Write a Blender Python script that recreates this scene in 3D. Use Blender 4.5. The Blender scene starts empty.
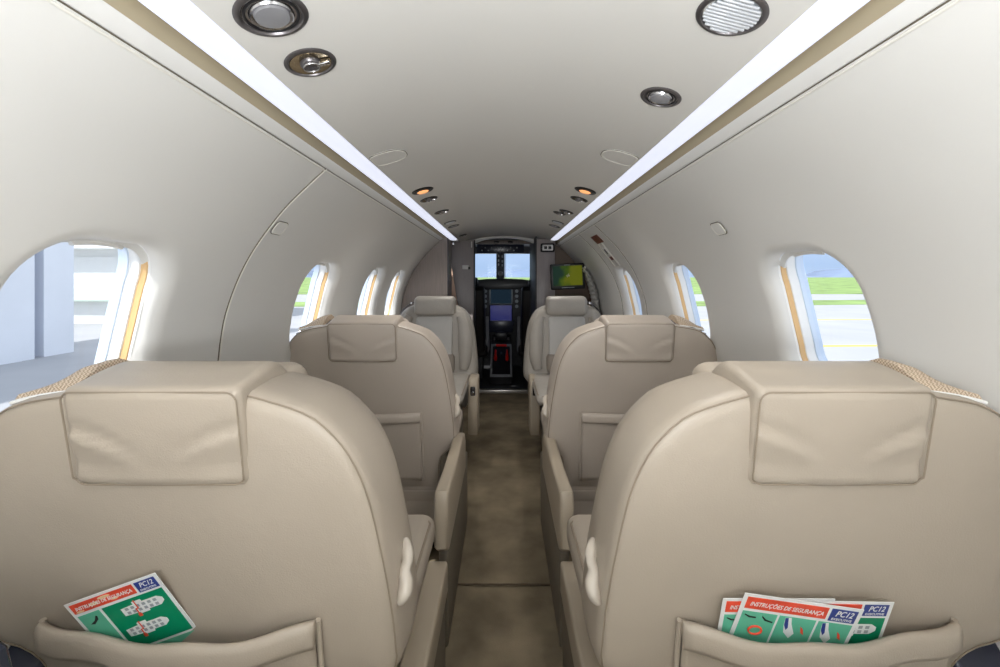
import bpy, bmesh, math, random
from mathutils import Vector, Matrix
random.seed(4)
S = bpy.context.scene
COL = S.collection
H = 1.06            # eye height above the cabin floor
PI = math.pi

# ------------------------------------------------------------------ camera, sky, lamps, exposure
cam_d = bpy.data.cameras.new('camera'); cam = bpy.data.objects.new('camera', cam_d); COL.objects.link(cam)
cam_d.sensor_width = 36; cam_d.lens = 15.984
cam_d.shift_x = -0.004; cam_d.shift_y = -0.0525
cam_d.clip_start = 0.02; cam_d.clip_end = 3000
cam.location = (0, 0, H); cam.rotation_euler = (PI/2, 0, 0)
S.camera = cam
vs = S.view_settings
vs.view_transform = 'Standard'; vs.look = 'None'; vs.gamma = 1; vs.use_curve_mapping = False
vs.exposure = 0.0
S.cycles.use_denoising = True
S.cycles.max_bounces = 10; S.cycles.diffuse_bounces = 6
S.cycles.transparent_max_bounces = 12
S.cycles.caustics_reflective = False; S.cycles.caustics_refractive = False
S.cycles.sample_clamp_indirect = 6

W = bpy.data.worlds.new('sky'); S.world = W; W.use_nodes = True
nt = W.node_tree; nt.nodes.clear()
wo = nt.nodes.new('ShaderNodeOutputWorld'); bg = nt.nodes.new('ShaderNodeBackground')
wtc = nt.nodes.new('ShaderNodeTexCoord'); wsx = nt.nodes.new('ShaderNodeSeparateXYZ'); wcr = nt.nodes.new('ShaderNodeValToRGB')
nt.links.new(wtc.outputs['Generated'], wsx.inputs[0]); nt.links.new(wsx.outputs[2], wcr.inputs[0])
we = wcr.color_ramp.elements
we[0].position = 0.0; we[0].color = (.215, .27, .365, 1); we[1].position = 1.0; we[1].color = (.52, .56, .62, 1)
wm = we.new(.25); wm.color = (.38, .43, .51, 1)
wm = we.new(.03); wm.color = (.19, .255, .36, 1)
bg.inputs[1].default_value = 2.6
nt.links.new(wcr.outputs[0], bg.inputs[0]); nt.links.new(bg.outputs[0], wo.inputs[0])

def lamp(name, kind, energy, loc, rot, color=(1, 1, 1), **k):
    d = bpy.data.lights.new(name, kind); d.energy = energy; d.color = color
    for a, b in k.items(): setattr(d, a, b)
    o = bpy.data.objects.new(name, d); COL.objects.link(o); o.location = loc; o.rotation_euler = rot
    return o
lamp('sun', 'SUN', 5.2, (0, 0, 30), (math.radians(40), 0, math.radians(-32)), (1, .96, .9), angle=.01)
# flash aimed at the ceiling, then an unseen fill lamp added behind the camera
lamp('bounce_flash', 'AREA', 18, (0, -.30, .98), (math.radians(152), 0, 0), (.96, .98, 1), shape='RECTANGLE', size=.5, size_y=.3)
lamp('aft_fill', 'AREA', 5.0, (-.25, -.95, 1.12), (math.radians(90), 0, math.radians(-6)), (.97, .985, 1),
     shape='RECTANGLE', size=.95, size_y=.7)

# ------------------------------------------------------------------ materials
def mat(name, col, rough=.5, metal=0, spec=.5, bump=0, bscale=200, bump2=0, b2scale=8, vary=0, vscale=5, emit=None, estr=0, coat=0, stretch=None):
    m = bpy.data.materials.new(name); m.use_nodes = True; n = m.node_tree; b = n.nodes['Principled BSDF']
    b.inputs['Base Color'].default_value = (*col, 1); b.inputs['Roughness'].default_value = rough
    b.inputs['Metallic'].default_value = metal; b.inputs['Specular IOR Level'].default_value = spec
    b.inputs['Coat Weight'].default_value = coat
    if emit: b.inputs['Emission Color'].default_value = (*emit, 1); b.inputs['Emission Strength'].default_value = estr
    tc = n.nodes.new('ShaderNodeTexCoord'); src = tc.outputs['Object']
    if stretch:
        mp = n.nodes.new('ShaderNodeMapping'); mp.inputs['Scale'].default_value = stretch
        n.links.new(src, mp.inputs[0]); src = mp.outputs[0]
    def noise(sc, det=3):
        t = n.nodes.new('ShaderNodeTexNoise'); t.inputs['Scale'].default_value = sc; t.inputs['Detail'].default_value = det
        n.links.new(src, t.inputs['Vector']); return t
    last = None
    for st, sc in ((bump, bscale), (bump2, b2scale)):
        if st:
            t = noise(sc); bp = n.nodes.new('ShaderNodeBump'); bp.inputs['Strength'].default_value = st
            bp.inputs['Distance'].default_value = .002 if sc > 60 else .01
            n.links.new(t.outputs['Fac'], bp.inputs['Height'])
            if last: n.links.new(last.outputs[0], bp.inputs['Normal'])
            last = bp
    if last: n.links.new(last.outputs[0], b.inputs['Normal'])
    if vary:
        t = noise(vscale, 4); r = n.nodes.new('ShaderNodeValToRGB')
        r.color_ramp.elements[0].position = .32; r.color_ramp.elements[1].position = .68
        r.color_ramp.elements[0].color = (*[c*(1-vary) for c in col], 1)
        r.color_ramp.elements[1].color = (*[min(1, c*(1+vary)) for c in col], 1)
        n.links.new(t.outputs['Fac'], r.inputs[0]); n.links.new(r.outputs[0], b.inputs['Base Color'])
    return m
M = {}
M['liner'] = mat('liner', (.75, .745, .72), .45, bump=.05, bscale=500)
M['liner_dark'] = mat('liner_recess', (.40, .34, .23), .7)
M['seam'] = mat('seam', (.12, .10, .07), .7)
M['bead'] = mat('bead', (.80, .78, .72), .4)
M['ceil'] = mat('headliner', (.71, .70, .67), .55, bump=.05, bscale=600)
M['strip'] = mat('diffuser', (.35, .36, .40), .3, emit=(.80, .84, 1), estr=.88)
M['leather'] = mat('beige_leather', (.40, .345, .28), .42, spec=.45, bump=.18, bscale=420, bump2=.25, b2scale=9, vary=.04, vscale=4)
M['leather_b'] = mat('rosy_beige_leather', (.48, .42, .36), .42, spec=.45, bump=.15, bscale=420, bump2=.25, b2scale=9, vary=.04, vscale=4)
M['leather_c'] = mat('grey_beige_leather', (.36, .335, .30), .40, spec=.5, bump=.2, bscale=420, bump2=.5, b2scale=14, vary=.06, vscale=6)
M['insert'] = mat('pale_grey_leather', (.46, .45, .43), .42, bump=.2, bscale=420, bump2=.3, b2scale=12)
M['lumbar'] = mat('brown_grey_leather', (.27, .235, .20), .45, bump=.2, bscale=420, bump2=.4, b2scale=12)
M['piping'] = mat('piping', (.27, .22, .165), .5)
M['piping_light'] = mat('piping_light', (.55, .48, .38), .45)
M['trimplastic'] = mat('beige_plastic', (.40, .34, .26), .4, vary=.03)
M['handle'] = mat('handle_plastic', (.48, .43, .365), .3, coat=.3)
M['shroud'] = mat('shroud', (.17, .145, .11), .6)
M['black'] = mat('black_plastic', (.012, .012, .014), .35)
M['darkgrey'] = mat('dark_grey', (.045, .047, .052), .5, vary=.3, vscale=30)
M['navy'] = mat('navy_plastic', (.022, .026, .045), .25)
M['chrome'] = mat('chrome', (.62, .62, .64), .18, metal=1)
M['darkchrome'] = mat('dark_chrome', (.17, .16, .165), .32, metal=.8)
M['bronze'] = mat('brass_tint', (.45, .38, .26), .25, metal=1)
M['lens'] = mat('lamp_lens', (.22, .22, .23), .15, emit=(.8, .85, 1), estr=.03)
M['grille'] = mat('louvre_white', (.55, .57, .60), .3)
M['warmlens'] = mat('warm_lens', (.8, .45, .2), .3, emit=(1, .42, .16), estr=.9)
M['carpet'] = mat('carpet', (.19, .155, .105), .95, spec=.1, bump=.9, bscale=350, vary=.28, vscale=6)
M['carpet_dk'] = mat('carpet_edge', (.11, .085, .06), .95, spec=.1)
M['laminate'] = mat('grey_laminate', (.235, .195, .175), .38, vary=.10, vscale=14, stretch=(12, 12, .6))
M['laminate_lt'] = mat('pale_laminate', (.37, .335, .335), .35, vary=.06, vscale=14, stretch=(12, 12, .6))
M['brownpanel'] = mat('brown_panel', (.15, .10, .065), .45, vary=.08, vscale=10)
M['sunpatch'] = mat('sun_patch_paint', (.80, .55, .42), .5, vary=.12, vscale=20, stretch=(8, 8, 1))  # bright pinkish tone, sunlight put into the base colour
M['amber'] = mat('amber_gasket', (.72, .47, .22), .4)
M['white'] = mat('white_plastic', (.85, .85, .83), .4)
M['bluewhite'] = mat('cool_white_plastic', (.62, .72, .86), .3)
M['paper'] = mat('paper', (.83, .84, .84), .35)
M['red'] = mat('print_red', (.80, .075, .03), .35, vary=.15, vscale=60)
M['cream_print'] = mat('print_cream', (.85, .62, .36), .35)
M['blue'] = mat('print_blue', (.02, .045, .26), .35)
M['green'] = mat('print_green', (.0, .26, .12), .35)
M['mint'] = mat('print_mint', (.12, .50, .33), .35)
M['ink'] = mat('print_black', (.012, .015, .015), .4)
M['grey_print'] = mat('print_grey', (.35, .38, .40), .4)
M['exitred'] = mat('exit_red', (.16, .012, .012), .3)
M['lever_red'] = mat('lever_red', (.75, .02, .015), .3)
M['screenblue'] = mat('screen_blue', (.01, .01, .03), .2, emit=(.04, .05, .36), estr=.24)
M['screendark'] = mat('screen_dark', (.01, .013, .02), .5, spec=.1, emit=(.012, .03, .05), estr=.5)
M['sheepskin'] = mat('grey_cover', (.30, .31, .34), .8)
M['silver'] = mat('sill_metal', (.62, .60, .55), .3, metal=.85)

# woven webbing
def webbing():
    m = mat('woven_webbing', (.60, .48, .36), .8); n = m.node_tree; b = n.nodes['Principled BSDF']
    tc = n.nodes.new('ShaderNodeTexCoord'); ck = n.nodes.new('ShaderNodeTexChecker'); ck.inputs['Scale'].default_value = 330
    ck.inputs['Color1'].default_value = (.66, .54, .41, 1); ck.inputs['Color2'].default_value = (.36, .27, .19, 1)
    n.links.new(tc.outputs['Object'], ck.inputs['Vector']); n.links.new(ck.outputs[0], b.inputs['Base Color']); return m
M['webbing'] = webbing()
def glassmat():
    m = bpy.data.materials.new('window_glass'); m.use_nodes = True; n = m.node_tree; n.nodes.clear()
    o = n.nodes.new('ShaderNodeOutputMaterial'); t = n.nodes.new('ShaderNodeBsdfTransparent'); g = n.nodes.new('ShaderNodeBsdfGlossy')
    g.inputs['Roughness'].default_value = .03; t.inputs[0].default_value = (.95, .975, 1, 1)
    x = n.nodes.new('ShaderNodeMixShader'); x.inputs[0].default_value = .02
    n.links.new(t.outputs[0], x.inputs[1]); n.links.new(g.outputs[0], x.inputs[2]); n.links.new(x.outputs[0], o.inputs[0]); return m
M['glass'] = glassmat()
def mapscreen():
    m = bpy.data.materials.new('map_screen'); m.use_nodes = True; n = m.node_tree; b = n.nodes['Principled BSDF']
    tc = n.nodes.new('ShaderNodeTexCoord'); t = n.nodes.new('ShaderNodeTexNoise'); t.inputs['Scale'].default_value = 9
    sx = n.nodes.new('ShaderNodeSeparateXYZ'); n.links.new(tc.outputs['Object'], sx.inputs[0]); n.links.new(tc.outputs['Object'], t.inputs['Vector'])
    a = n.nodes.new('ShaderNodeMath'); a.operation = 'MULTIPLY_ADD'; a.inputs[1].default_value = 3.2; n.links.new(sx.outputs[0], a.inputs[0]); n.links.new(t.outputs['Fac'], a.inputs[2])
    r = n.nodes.new('ShaderNodeValToRGB'); e = r.color_ramp.elements
    e[0].position = .28; e[0].color = (.015, .045, .03, 1); e[1].position = .60; e[1].color = (.17, .19, .008, 1)
    x = e.new(.44); x.color = (.06, .12, .006, 1)
    n.links.new(a.outputs[0], r.inputs[0]); n.links.new(r.outputs[0], b.inputs['Emission Color']); b.inputs['Emission Strength'].default_value = .55
    b.inputs['Base Color'].default_value = (.01, .01, .01, 1); b.inputs['Roughness'].default_value = .55; b.inputs['Specular IOR Level'].default_value = .15; return m
M['map'] = mapscreen()

# ------------------------------------------------------------------ mesh helpers (a geo is [verts, faces])
def link(name, geo, m, parent=None, smooth=True, recalc=True, angle=40):
    me = bpy.data.meshes.new(name); me.from_pydata([tuple(v) for v in geo[0]], [], [tuple(f) for f in geo[1]])
    if recalc:
        bm = bmesh.new(); bm.from_mesh(me); bmesh.ops.recalc_face_normals(bm, faces=bm.faces); bm.to_mesh(me); bm.free()
    ms = m if isinstance(m, (list, tuple)) else [m]
    for x in ms: me.materials.append(x)
    if len(geo) > 2 and geo[2]:
        for p, k in zip(me.polygons, geo[2]): p.material_index = k
    if smooth:
        me.polygons.foreach_set('use_smooth', [True]*len(me.polygons))
        try: me.set_sharp_from_angle(angle=math.radians(angle))
        except Exception: pass
    o = bpy.data.objects.new(name, me); COL.objects.link(o)
    if parent: o.parent = parent
    return o
def join(*gs):
    V, F, K = [], [], []
    for g in gs:
        n = len(V); V += list(g[0]); F += [tuple(i+n for i in f) for f in g[1]]
        K += (g[2] if len(g) > 2 and g[2] else [0]*len(g[1]))
    return [V, F, K]
def setmat(g, k): return [g[0], g[1], [k]*len(g[1])]
def xf(g, fn): return [[Vector(fn(Vector(v))) for v in g[0]], g[1]] + list(g[2:])
def box(x0, x1, y0, y1, z0, z1, r=0, seg=2):
    bm = bmesh.new(); bmesh.ops.create_cube(bm, size=1)
    for v in bm.verts: v.co = Vector(((x0+x1)/2 + v.co.x*(x1-x0), (y0+y1)/2 + v.co.y*(y1-y0), (z0+z1)/2 + v.co.z*(z1-z0)))
    if r: bmesh.ops.bevel(bm, geom=bm.edges[:], offset=r, segments=seg, affect='EDGES', profile=.5)
    bm.verts.ensure_lookup_table(); bm.verts.index_update()
    g = [[v.co.copy() for v in bm.verts], [tuple(v.index for v in f.verts) for f in bm.faces]]; bm.free(); return g
def prism(poly, a, b, axis='y', r=0, seg=2):
    """poly of 2-D points swept between a and b along an axis: 'y' uses (x,z), 'x' uses (y,z), 'z' uses (x,y)"""
    def P(p, t): return {'y': (p[0], t, p[1]), 'x': (t, p[0], p[1]), 'z': (p[0], p[1], t)}[axis]
    bm = bmesh.new(); A = [bm.verts.new(P(p, a)) for p in poly]; B = [bm.verts.new(P(p, b)) for p in poly]
    bm.faces.new(A); bm.faces.new(B[::-1]); n = len(poly)
    for i in range(n): bm.faces.new((A[i], B[i], B[(i+1) % n], A[(i+1) % n]))
    bmesh.ops.recalc_face_normals(bm, faces=bm.faces)
    if r:
        caps = [e for e in bm.edges if (e.verts[0] in A and e.verts[1] in A) or (e.verts[0] in B and e.verts[1] in B)]
        bmesh.ops.bevel(bm, geom=caps, offset=r, segments=seg, affect='EDGES', profile=.5)
    bm.verts.ensure_lookup_table(); bm.verts.index_update()
    g = [[v.co.copy() for v in bm.verts], [tuple(v.index for v in f.verts) for f in bm.faces]]; bm.free(); return g
def spline(pts, n, closed=False):
    """Catmull-Rom through pts resampled evenly to n points"""
    P = [Vector(p) for p in pts]; N = len(P); out = []
    segs = N if closed else N-1
    for i in range(segs):
        g = (lambda k: P[k % N]) if closed else (lambda k: P[max(0, min(N-1, k))])
        a, b, c, d = g(i-1), g(i), g(i+1), g(i+2)
        for k in range(24):
            t = k/24; out.append(.5*((2*b)+(c-a)*t+(2*a-5*b+4*c-d)*t*t+(3*b-a-3*c+d)*t**3))
    out.append(out[0].copy() if closed else P[-1])
    L = [0]
    for i in range(1, len(out)): L.append(L[-1]+(out[i]-out[i-1]).length)
    res = []; j = 0; m = n if closed else n-1
    for k in range(n):
        t = L[-1]*k/m
        while j < len(L)-2 and L[j+1] < t: j += 1
        u = (t-L[j])/max(1e-9, L[j+1]-L[j]); res.append(out[j].lerp(out[j+1], min(1, u)))
    return res
def tube(pts, r, n=8, closed=False):
    P = [Vector(p) for p in pts]; V = []; F = []; N = len(P); up = None
    for i, p in enumerate(P):
        a = P[(i-1) % N] if closed or i else P[0]; b = P[(i+1) % N] if closed or i < N-1 else P[-1]
        t = (b-a).normalized()
        if up is None: up = Vector((0, 0, 1)) if abs(t.z) < .9 else Vector((1, 0, 0))
        u = (up - t*up.dot(t)).normalized(); up = u; w = t.cross(u)
        rr = r[i] if isinstance(r, (list, tuple)) else r
        for k in range(n):
            c = 2*PI*k/n; V.append(p + u*math.cos(c)*rr + w*math.sin(c)*rr)
    for i in range(N if closed else N-1):
        for k in range(n):
            F.append((i*n+k, i*n+(k+1) % n, ((i+1) % N)*n+(k+1) % n, ((i+1) % N)*n+k))
    if not closed: F.append(tuple(range(n))[::-1]); F.append(tuple(range((N-1)*n, N*n)))
    return [V, F]
def loft(rings, cap0=True, cap1=True):
    V = []; F = []; n = len(rings[0])
    for r in rings: V += [Vector(p) for p in r]
    for i in range(len(rings)-1):
        for k in range(n): F.append((i*n+k, i*n+(k+1) % n, (i+1)*n+(k+1) % n, (i+1)*n+k))
    for flag, base in ((cap0, 0), (cap1, (len(rings)-1)*n)):
        if flag:
            c = sum((V[base+k] for k in range(n)), Vector())/n; V.append(c); q = len(V)-1
            for k in range(n): F.append((base+k, base+(k+1) % n, q))
    return [V, F]
def rrect(hw, hh, r, n=8):
    out = []
    for cx, cy, a0 in ((hw-r, hh-r, 0), (-hw+r, hh-r, PI/2), (-hw+r, -hh+r, PI), (hw-r, -hh+r, 1.5*PI)):
        for k in range(n+1):
            a = a0+PI/2*k/n; out.append((cx+r*math.cos(a), cy+r*math.sin(a)))
    return out
def offset2(poly, d):
    n = len(poly); out = []
    area = sum(poly[i][0]*poly[(i+1) % n][1]-poly[(i+1) % n][0]*poly[i][1] for i in range(n))
    s = 1 if area > 0 else -1
    for i in range(n):
        a = Vector(poly[i-1][:2]); b = Vector(poly[(i+1) % n][:2]); t = (b-a)
        if t.length < 1e-9: out.append(tuple(poly[i])); continue
        t.normalize(); nx, ny = t.y*s, -t.x*s
        out.append((poly[i][0]+nx*d, poly[i][1]+ny*d))
    return out
def lathe(prof, n=32, axis=None):
    """prof of (radius, height); turned round local z"""
    rings = [[(r*math.cos(2*PI*k/n), r*math.sin(2*PI*k/n), h) for k in range(n)] for r, h in prof]
    return loft(rings, cap0=True, cap1=True)
def text_geo(body, size, shear=0, ext=.0001):
    c = bpy.data.curves.new('t', 'FONT'); c.body = body; c.size = size; c.shear = shear; c.extrude = ext; c.offset = size*.012
    c.resolution_u = 3
    o = bpy.data.objects.new('t', c); COL.objects.link(o)
    dg = bpy.context.evaluated_depsgraph_get(); ev = o.evaluated_get(dg); me = ev.to_mesh()
    g = [[v.co.copy() for v in me.vertices], [tuple(p.vertices) for p in me.polygons]]
    ev.to_mesh_clear(); bpy.data.objects.remove(o); bpy.data.curves.remove(c); return g
def tag(o, label, cat, group=None):
    o['label'] = label; o['category'] = cat
    if group: o['group'] = group
    return o
def thing(name, label, cat, loc=(0, 0, 0), rotz=0, group=None):
    o = bpy.data.objects.new(name, None); COL.objects.link(o); o.location = loc; o.rotation_euler = (0, 0, rotz)
    o.empty_display_size = .05
    return tag(o, label, cat, group)
def struct(o, label=None):
    o['kind'] = 'structure'
    if label: o['label'] = label
    return o

# ------------------------------------------------------------------ cabin shell
# wall section: (half width, height relative to the eye)
PROF = [(.478, .302), (.568, .217), (.622, .155), (.678, .075), (.718, -.004), (.748, -.09), (.761, -.16), (.772, -.25),
        (.800, -.40), (.805, -.58), (.755, -.80), (.65, -.98), (.625, -1.06)]
PR = spline([(a, b, 0) for a, b in PROF], 260)
ARC = [0]
for i in range(1, len(PR)): ARC.append(ARC[-1]+(PR[i]-PR[i-1]).length)
def at_s(s):
    s = max(0, min(ARC[-1], s)); i = min(len(PR)-2, int(s/ARC[-1]*(len(PR)-1)))
    while i > 0 and ARC[i] > s: i -= 1
    while i < len(PR)-2 and ARC[i+1] < s: i += 1
    u = (s-ARC[i])/(ARC[i+1]-ARC[i]); p = PR[i].lerp(PR[i+1], u)
    a = PR[max(0, i-2)]; b = PR[min(len(PR)-1, i+3)]; t = (b-a).normalized()
    return p.x, p.y, -t.y, t.x     # position and the outward normal (x, z)
def s_of_z(z):
    for i in range(len(PR)-1):
        if PR[i].y >= z >= PR[i+1].y: return ARC[i]
    return ARC[-1]
def wp(side, y, s, depth=0):
    x, z, nx, nz = at_s(s); return Vector((side*(x+nx*depth), y, H+z+nz*depth))
S_TOP = s_of_z(.092); S_BOT = s_of_z(-.32); SC = (S_TOP+S_BOT)/2; HH = (S_BOT-S_TOP)/2; HW = .183; RC = .135
FL = .040; DEP = .034
def sdf(dy, ds):
    qx = abs(dy)-(HW-RC); qy = abs(ds)-(HH-RC)
    return math.hypot(max(qx, 0), max(qy, 0))+min(max(qx, qy), 0)-RC
def wall(name, side, wins, y0, y1, label):
    ys = []; y = y0
    while y < y1+1e-6:
        near = min(abs(y-w) for w in wins) if wins else 9
        ys.append(y); y += .0065 if near < .21 else .03
    if ys[-1] < y1-1e-4: ys.append(y1)
    ss = []; s = 0
    while s < ARC[-1]-1e-6:
        ss.append(s); s += .0065 if S_TOP-.03 < s < S_BOT+.03 else .03
    ss.append(ARC[-1])
    V = []; D = []
    for y in ys:
        w = min(wins, key=lambda c: abs(y-c)) if wins else 99
        for s in ss:
            d = sdf(y-w, s-SC); yy, sq = y, s
            if -FL-.009 < d < -FL:      # snap to the rim
                e = 1e-4; gx = (sdf(y-w+e, s-SC)-d)/e; gy = (sdf(y-w, s-SC+e)-d)/e; k = -FL-d
                yy += gx*k; sq += gy*k; d = -FL
            dep = 0
            if d < 0:
                t = min(1, -d/FL); dep = DEP*(1-math.sqrt(max(0, 1-t*t)))
            V.append(wp(side, yy, sq, dep)); D.append(d)
    F = []; n = len(ss)
    for i in range(len(ys)-1):
        for j in range(n-1):
            q = (i*n+j, i*n+j+1, (i+1)*n+j+1, (i+1)*n+j)
            if max(D[k] for k in q) <= -FL+1e-6: continue
            F.append(q)
    o = struct(link(name, [V, F], M['liner'], smooth=True, angle=70), label)
    return o
WL = [.800, 1.755, 2.475, 3.02]; WR = [1.067, 1.82, 2.63]
wall('wall_left', -1, WL, -1.1, 3.55, 'cream curved sidewall liner on the left side of the cabin')
wall('wall_right', 1, WR, -1.1, 3.92, 'cream curved sidewall liner on the right side of the cabin')

def rim(side, w, inset, depth):
    return [wp(side, w+a, SC+b, depth) for a, b in rrect(HW-inset, HH-inset, max(.02, RC-inset), 9)]
def ring_geo(rs, cap=False): return loft(rs, False, cap)
wn = 0
for side, ws in ((-1, WL), (1, WR)):
    for w in ws:
        wn += 1
        # reveal of the window, cream then amber gasket, white frame
        g = setmat(ring_geo([rim(side, w, FL, DEP), rim(side, w, FL, DEP+.006)]), 0)
        g2 = setmat(ring_geo([rim(side, w, FL, DEP+.006), rim(side, w, FL+.002, DEP+.007), rim(side, w, FL+.002, DEP+.020)]), 1)
        g3 = setmat(ring_geo([rim(side, w, FL+.002, DEP+.020), rim(side, w, FL+.005, DEP+.021), rim(side, w, FL+.005, DEP+.044)]), 2)
        g4 = setmat(ring_geo([rim(side, w, FL+.005, DEP+.044), rim(side, w, FL+.008, DEP+.045), rim(side, w, FL+.008, DEP+.066)]), 3)
        fr = struct(link('window_%d' % wn, join(g, g2, g3, g4), [M['white'], M['amber'], M['white'], M['bluewhite']], recalc=True),
                    'oval cabin window opening with cream, amber and white rings')
        pane = link('pane', loft([rim(side, w, FL+.009, DEP+.055)], True, False), M['glass'], fr)
        # the pulled-up shade with its finger pull
        hh2, hw2 = HH-FL, HW-FL
        out = sorted([(p, q) for p, q in rrect(hw2, hh2, RC-FL, 12) if q < -hh2+.045])
        inn = [(p*.965, q+.008+.008*(1-(p/hw2)**2)) for p, q in out]
        V = []; F = []
        for (p, q), (p2, q2) in zip(out, inn):
            V += [wp(side, w+p, SC+q, DEP+.004), wp(side, w+p2, SC+q2, DEP+.010), wp(side, w+p2, SC+q2, DEP+.016), wp(side, w+p, SC+q, DEP+.020)]
        for t in range(len(out)-1):
            for j in range(4): F.append((t*4+j, t*4+(j+1) % 4, t*4+4+(j+1) % 4, t*4+4+j))
        nn = (len(out)-1)*4
        F += [(0, 1, 2, 3), (nn, nn+1, nn+2, nn+3)]
        shd = link('window_shade', [V, F], M['liner'], fr)
        link('shade_pull', tube([wp(side, w+t*.05, S_TOP+FL+.015-.004*(1-t*t), DEP+.008) for t in [x/6-1 for x in range(13)]], .0045), M['liner'], shd)

# top trims, recess, light strips (both sides), ceiling
Y0, Y1 = -1.1, 3.95
def long_strip(pts, ya, yb):
    V = []; n = len(pts); ys = [ya, (ya+yb)/2, yb]
    for y in ys:
        for a, b in pts: V.append((a, y, H+b))
    F = [(i*n+j, i*n+j+1, (i+1)*n+j+1, (i+1)*n+j) for i in range(len(ys)-1) for j in range(n-1)]
    return [V, F]
k = 1
for side in (-1, 1):
    nm = 'left' if side < 0 else 'right'; ye = 3.95
    struct(link('trim_%d' % k, long_strip([(side*.461, .3225), (side*.462, .318), (side*.4765, .303), (side*.479, .303)], Y0, ye), M['liner']), 'cream moulding under the %s ceiling light strip' % nm); k += 1
    struct(link('trim_%d' % k, long_strip([(side*.441, .3405), (side*.451, .350), (side*.4615, .3225)], Y0, ye), M['liner_dark']), 'tan recess beside the %s ceiling light strip' % nm); k += 1
    struct(link('trim_%d' % k, tube([(side*.4785, y, H+.3015) for y in (Y0, 1, 2, 3, ye)], .0011), M['seam']), 'dark seam above the %s sidewall' % nm); k += 1
    struct(link('trim_%d' % k, tube([(side*.482, y, H+.2975) for y in (Y0, 1, 2, 3, ye)], .0022), M['bead']), 'pale highlight bead along the top of the %s sidewall' % nm); k += 1  # paler tube puts the panel edge's highlight into the colour
    # diffuser with a rounded forward end
    prof = [(.388, .3500), (.397, .3460), (.415, .3410), (.433, .3380), (.442, .3385), (.441, .352), (.388, .362)]
    rings = []
    for y, sc in ((Y0, 1), (3.6, 1), (3.68, .95), (3.72, .8), (3.735, .45)):
        rings.append([(side*(.415+(a-.415)*sc), y, H+.352+(b-.352)*sc) for a, b in prof])
    o = thing('light_strip', 'long glowing white ceiling light strip along the %s of the cabin' % nm, 'light strip', (side*.41, Y0, H+.34))
    g = loft(rings); link('diffuser', xf(g, lambda v: v-o.location), M['strip'], o)
    link('end_cap', xf(box(side*.41-.022, side*.41+.022, 3.728, 3.745, H+.335, H+.358, .006), lambda v: v-o.location), M['white'], o)
# ceiling
def ceil_z(x, y):
    c = .410-.060*(abs(x)/.385)**2.2
    return c
V = []; F = []; nx = 33; ysl = [Y0+(4.12-Y0)*i/60 for i in range(61)]
for y in ysl:
    for i in range(nx):
        x = -.390+.780*i/(nx-1); V.append((x, y, H+ceil_z(x, y)))
for i in range(60):
    for j in range(nx-1): F.append((i*nx+j, i*nx+j+1, (i+1)*nx+j+1, (i+1)*nx+j))
struct(link('ceiling', [V, F], M['ceil'], recalc=False), 'pale arched headliner')
# outer roof over the strips so that no daylight leaks in
struct(link('trim_%d' % k, long_strip([(-.50, .33), (-.44, .385), (-.386, .40), (0, .45), (.386, .40), (.44, .385), (.50, .33)], Y0, 4.8), M['liner_dark']), 'structure above the headliner'); k += 1

# sidewall panel seams
def wall_seam(side, y, s0, s1, lean=0):
    pts = [wp(side, y+lean*(t/30), s0+(s1-s0)*t/30, -.0005) for t in range(31)]
    pts2 = [wp(side, y+.006+lean*(t/30), s0+(s1-s0)*t/30, -.0005) for t in range(31)]
    return pts, pts2
for side, y, z1 in ((-1, 1.19, -.4), (1, 2.36, -.55), (1, 2.85, -.55)):
    a, b = wall_seam(side, y, 0, s_of_z(z1))
    struct(link('trim_%d' % k, tube(a, .0016), M['seam']), 'dark vertical panel seam on the sidewall'); k += 1
    struct(link('trim_%d' % k, tube(b, .0024), M['bead']), 'pale highlight bead beside the panel seam on the sidewall'); k += 1  # highlight beside the seam, made as a paler tube

# small round-cornered access covers on sidewalls and on the ceiling edge
def outline_cover(side, y, z, hy, hs, label):
    s = s_of_z(z); o = thing('access_cover', label, 'cover', wp(side, y, s))
    pts = [wp(side, y+a, s+b, -.003) for a, b in rrect(hy, hs, min(hy, hs)*.62, 6)]
    body = loft([[wp(side, y+a*f, s+b*f, -d-.002) for a, b in rrect(hy, hs, min(hy, hs)*.62, 6)] for f, d in ((1, 0), (.93, .003), (.6, .0035))], False, True)
    link('cover_plate', xf(body, lambda v: v-o.location), M['liner'], o)
    link('cover_edge', xf(tube(pts, .0013, closed=True), lambda v: v-o.location), M['seam'], o)
    link('cover_edge', xf(tube([wp(side, y+a*.90, s+b*.88, -.0045) for a, b in rrect(hy, hs, min(hy, hs)*.62, 6)], .0016, closed=True), lambda v: v-o.location), M['bead'], o)
outline_cover(-1, 1.235, .148, .030, .021, 'small rounded cover on the left sidewall behind the panel seam')
outline_cover(1, 1.285, .150, .030, .021, 'small rounded cover on the right sidewall above the second seat row')
for side in (-1, 1):
    nm = 'left' if side < 0 else 'right'
    cx, cy = side*.342, 1.30
    o = thing('oxygen_mask_cover', 'long oval cover in the ceiling beside the %s light strip' % nm, 'cover', (cx, cy, H+ceil_z(cx, cy)))
    P = rrect(.056, .052, .045, 8)
    def onc(a, b, d): return Vector((cx+a, cy+b, H+ceil_z(cx+a, 0)-d))-o.location
    P = [(max(-.056, min(.04, a)) if side > 0 else min(.056, max(-.04, a)), b) for a, b in P]
    link('cover_plate', loft([[onc(a*f, b*f, d) for a, b in P] for f, d in ((1, .0005), (.97, .0045), (.5, .0045))], False, True), M['ceil'], o)
    link('cover_edge', tube([onc(a, b, .003) for a, b in P], .0011, closed=True), M['seam'], o)
    link('cover_edge', tube([onc(a*.96, b*.95, .0042) for a, b in P], .0016, closed=True), M['bead'], o)

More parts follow.
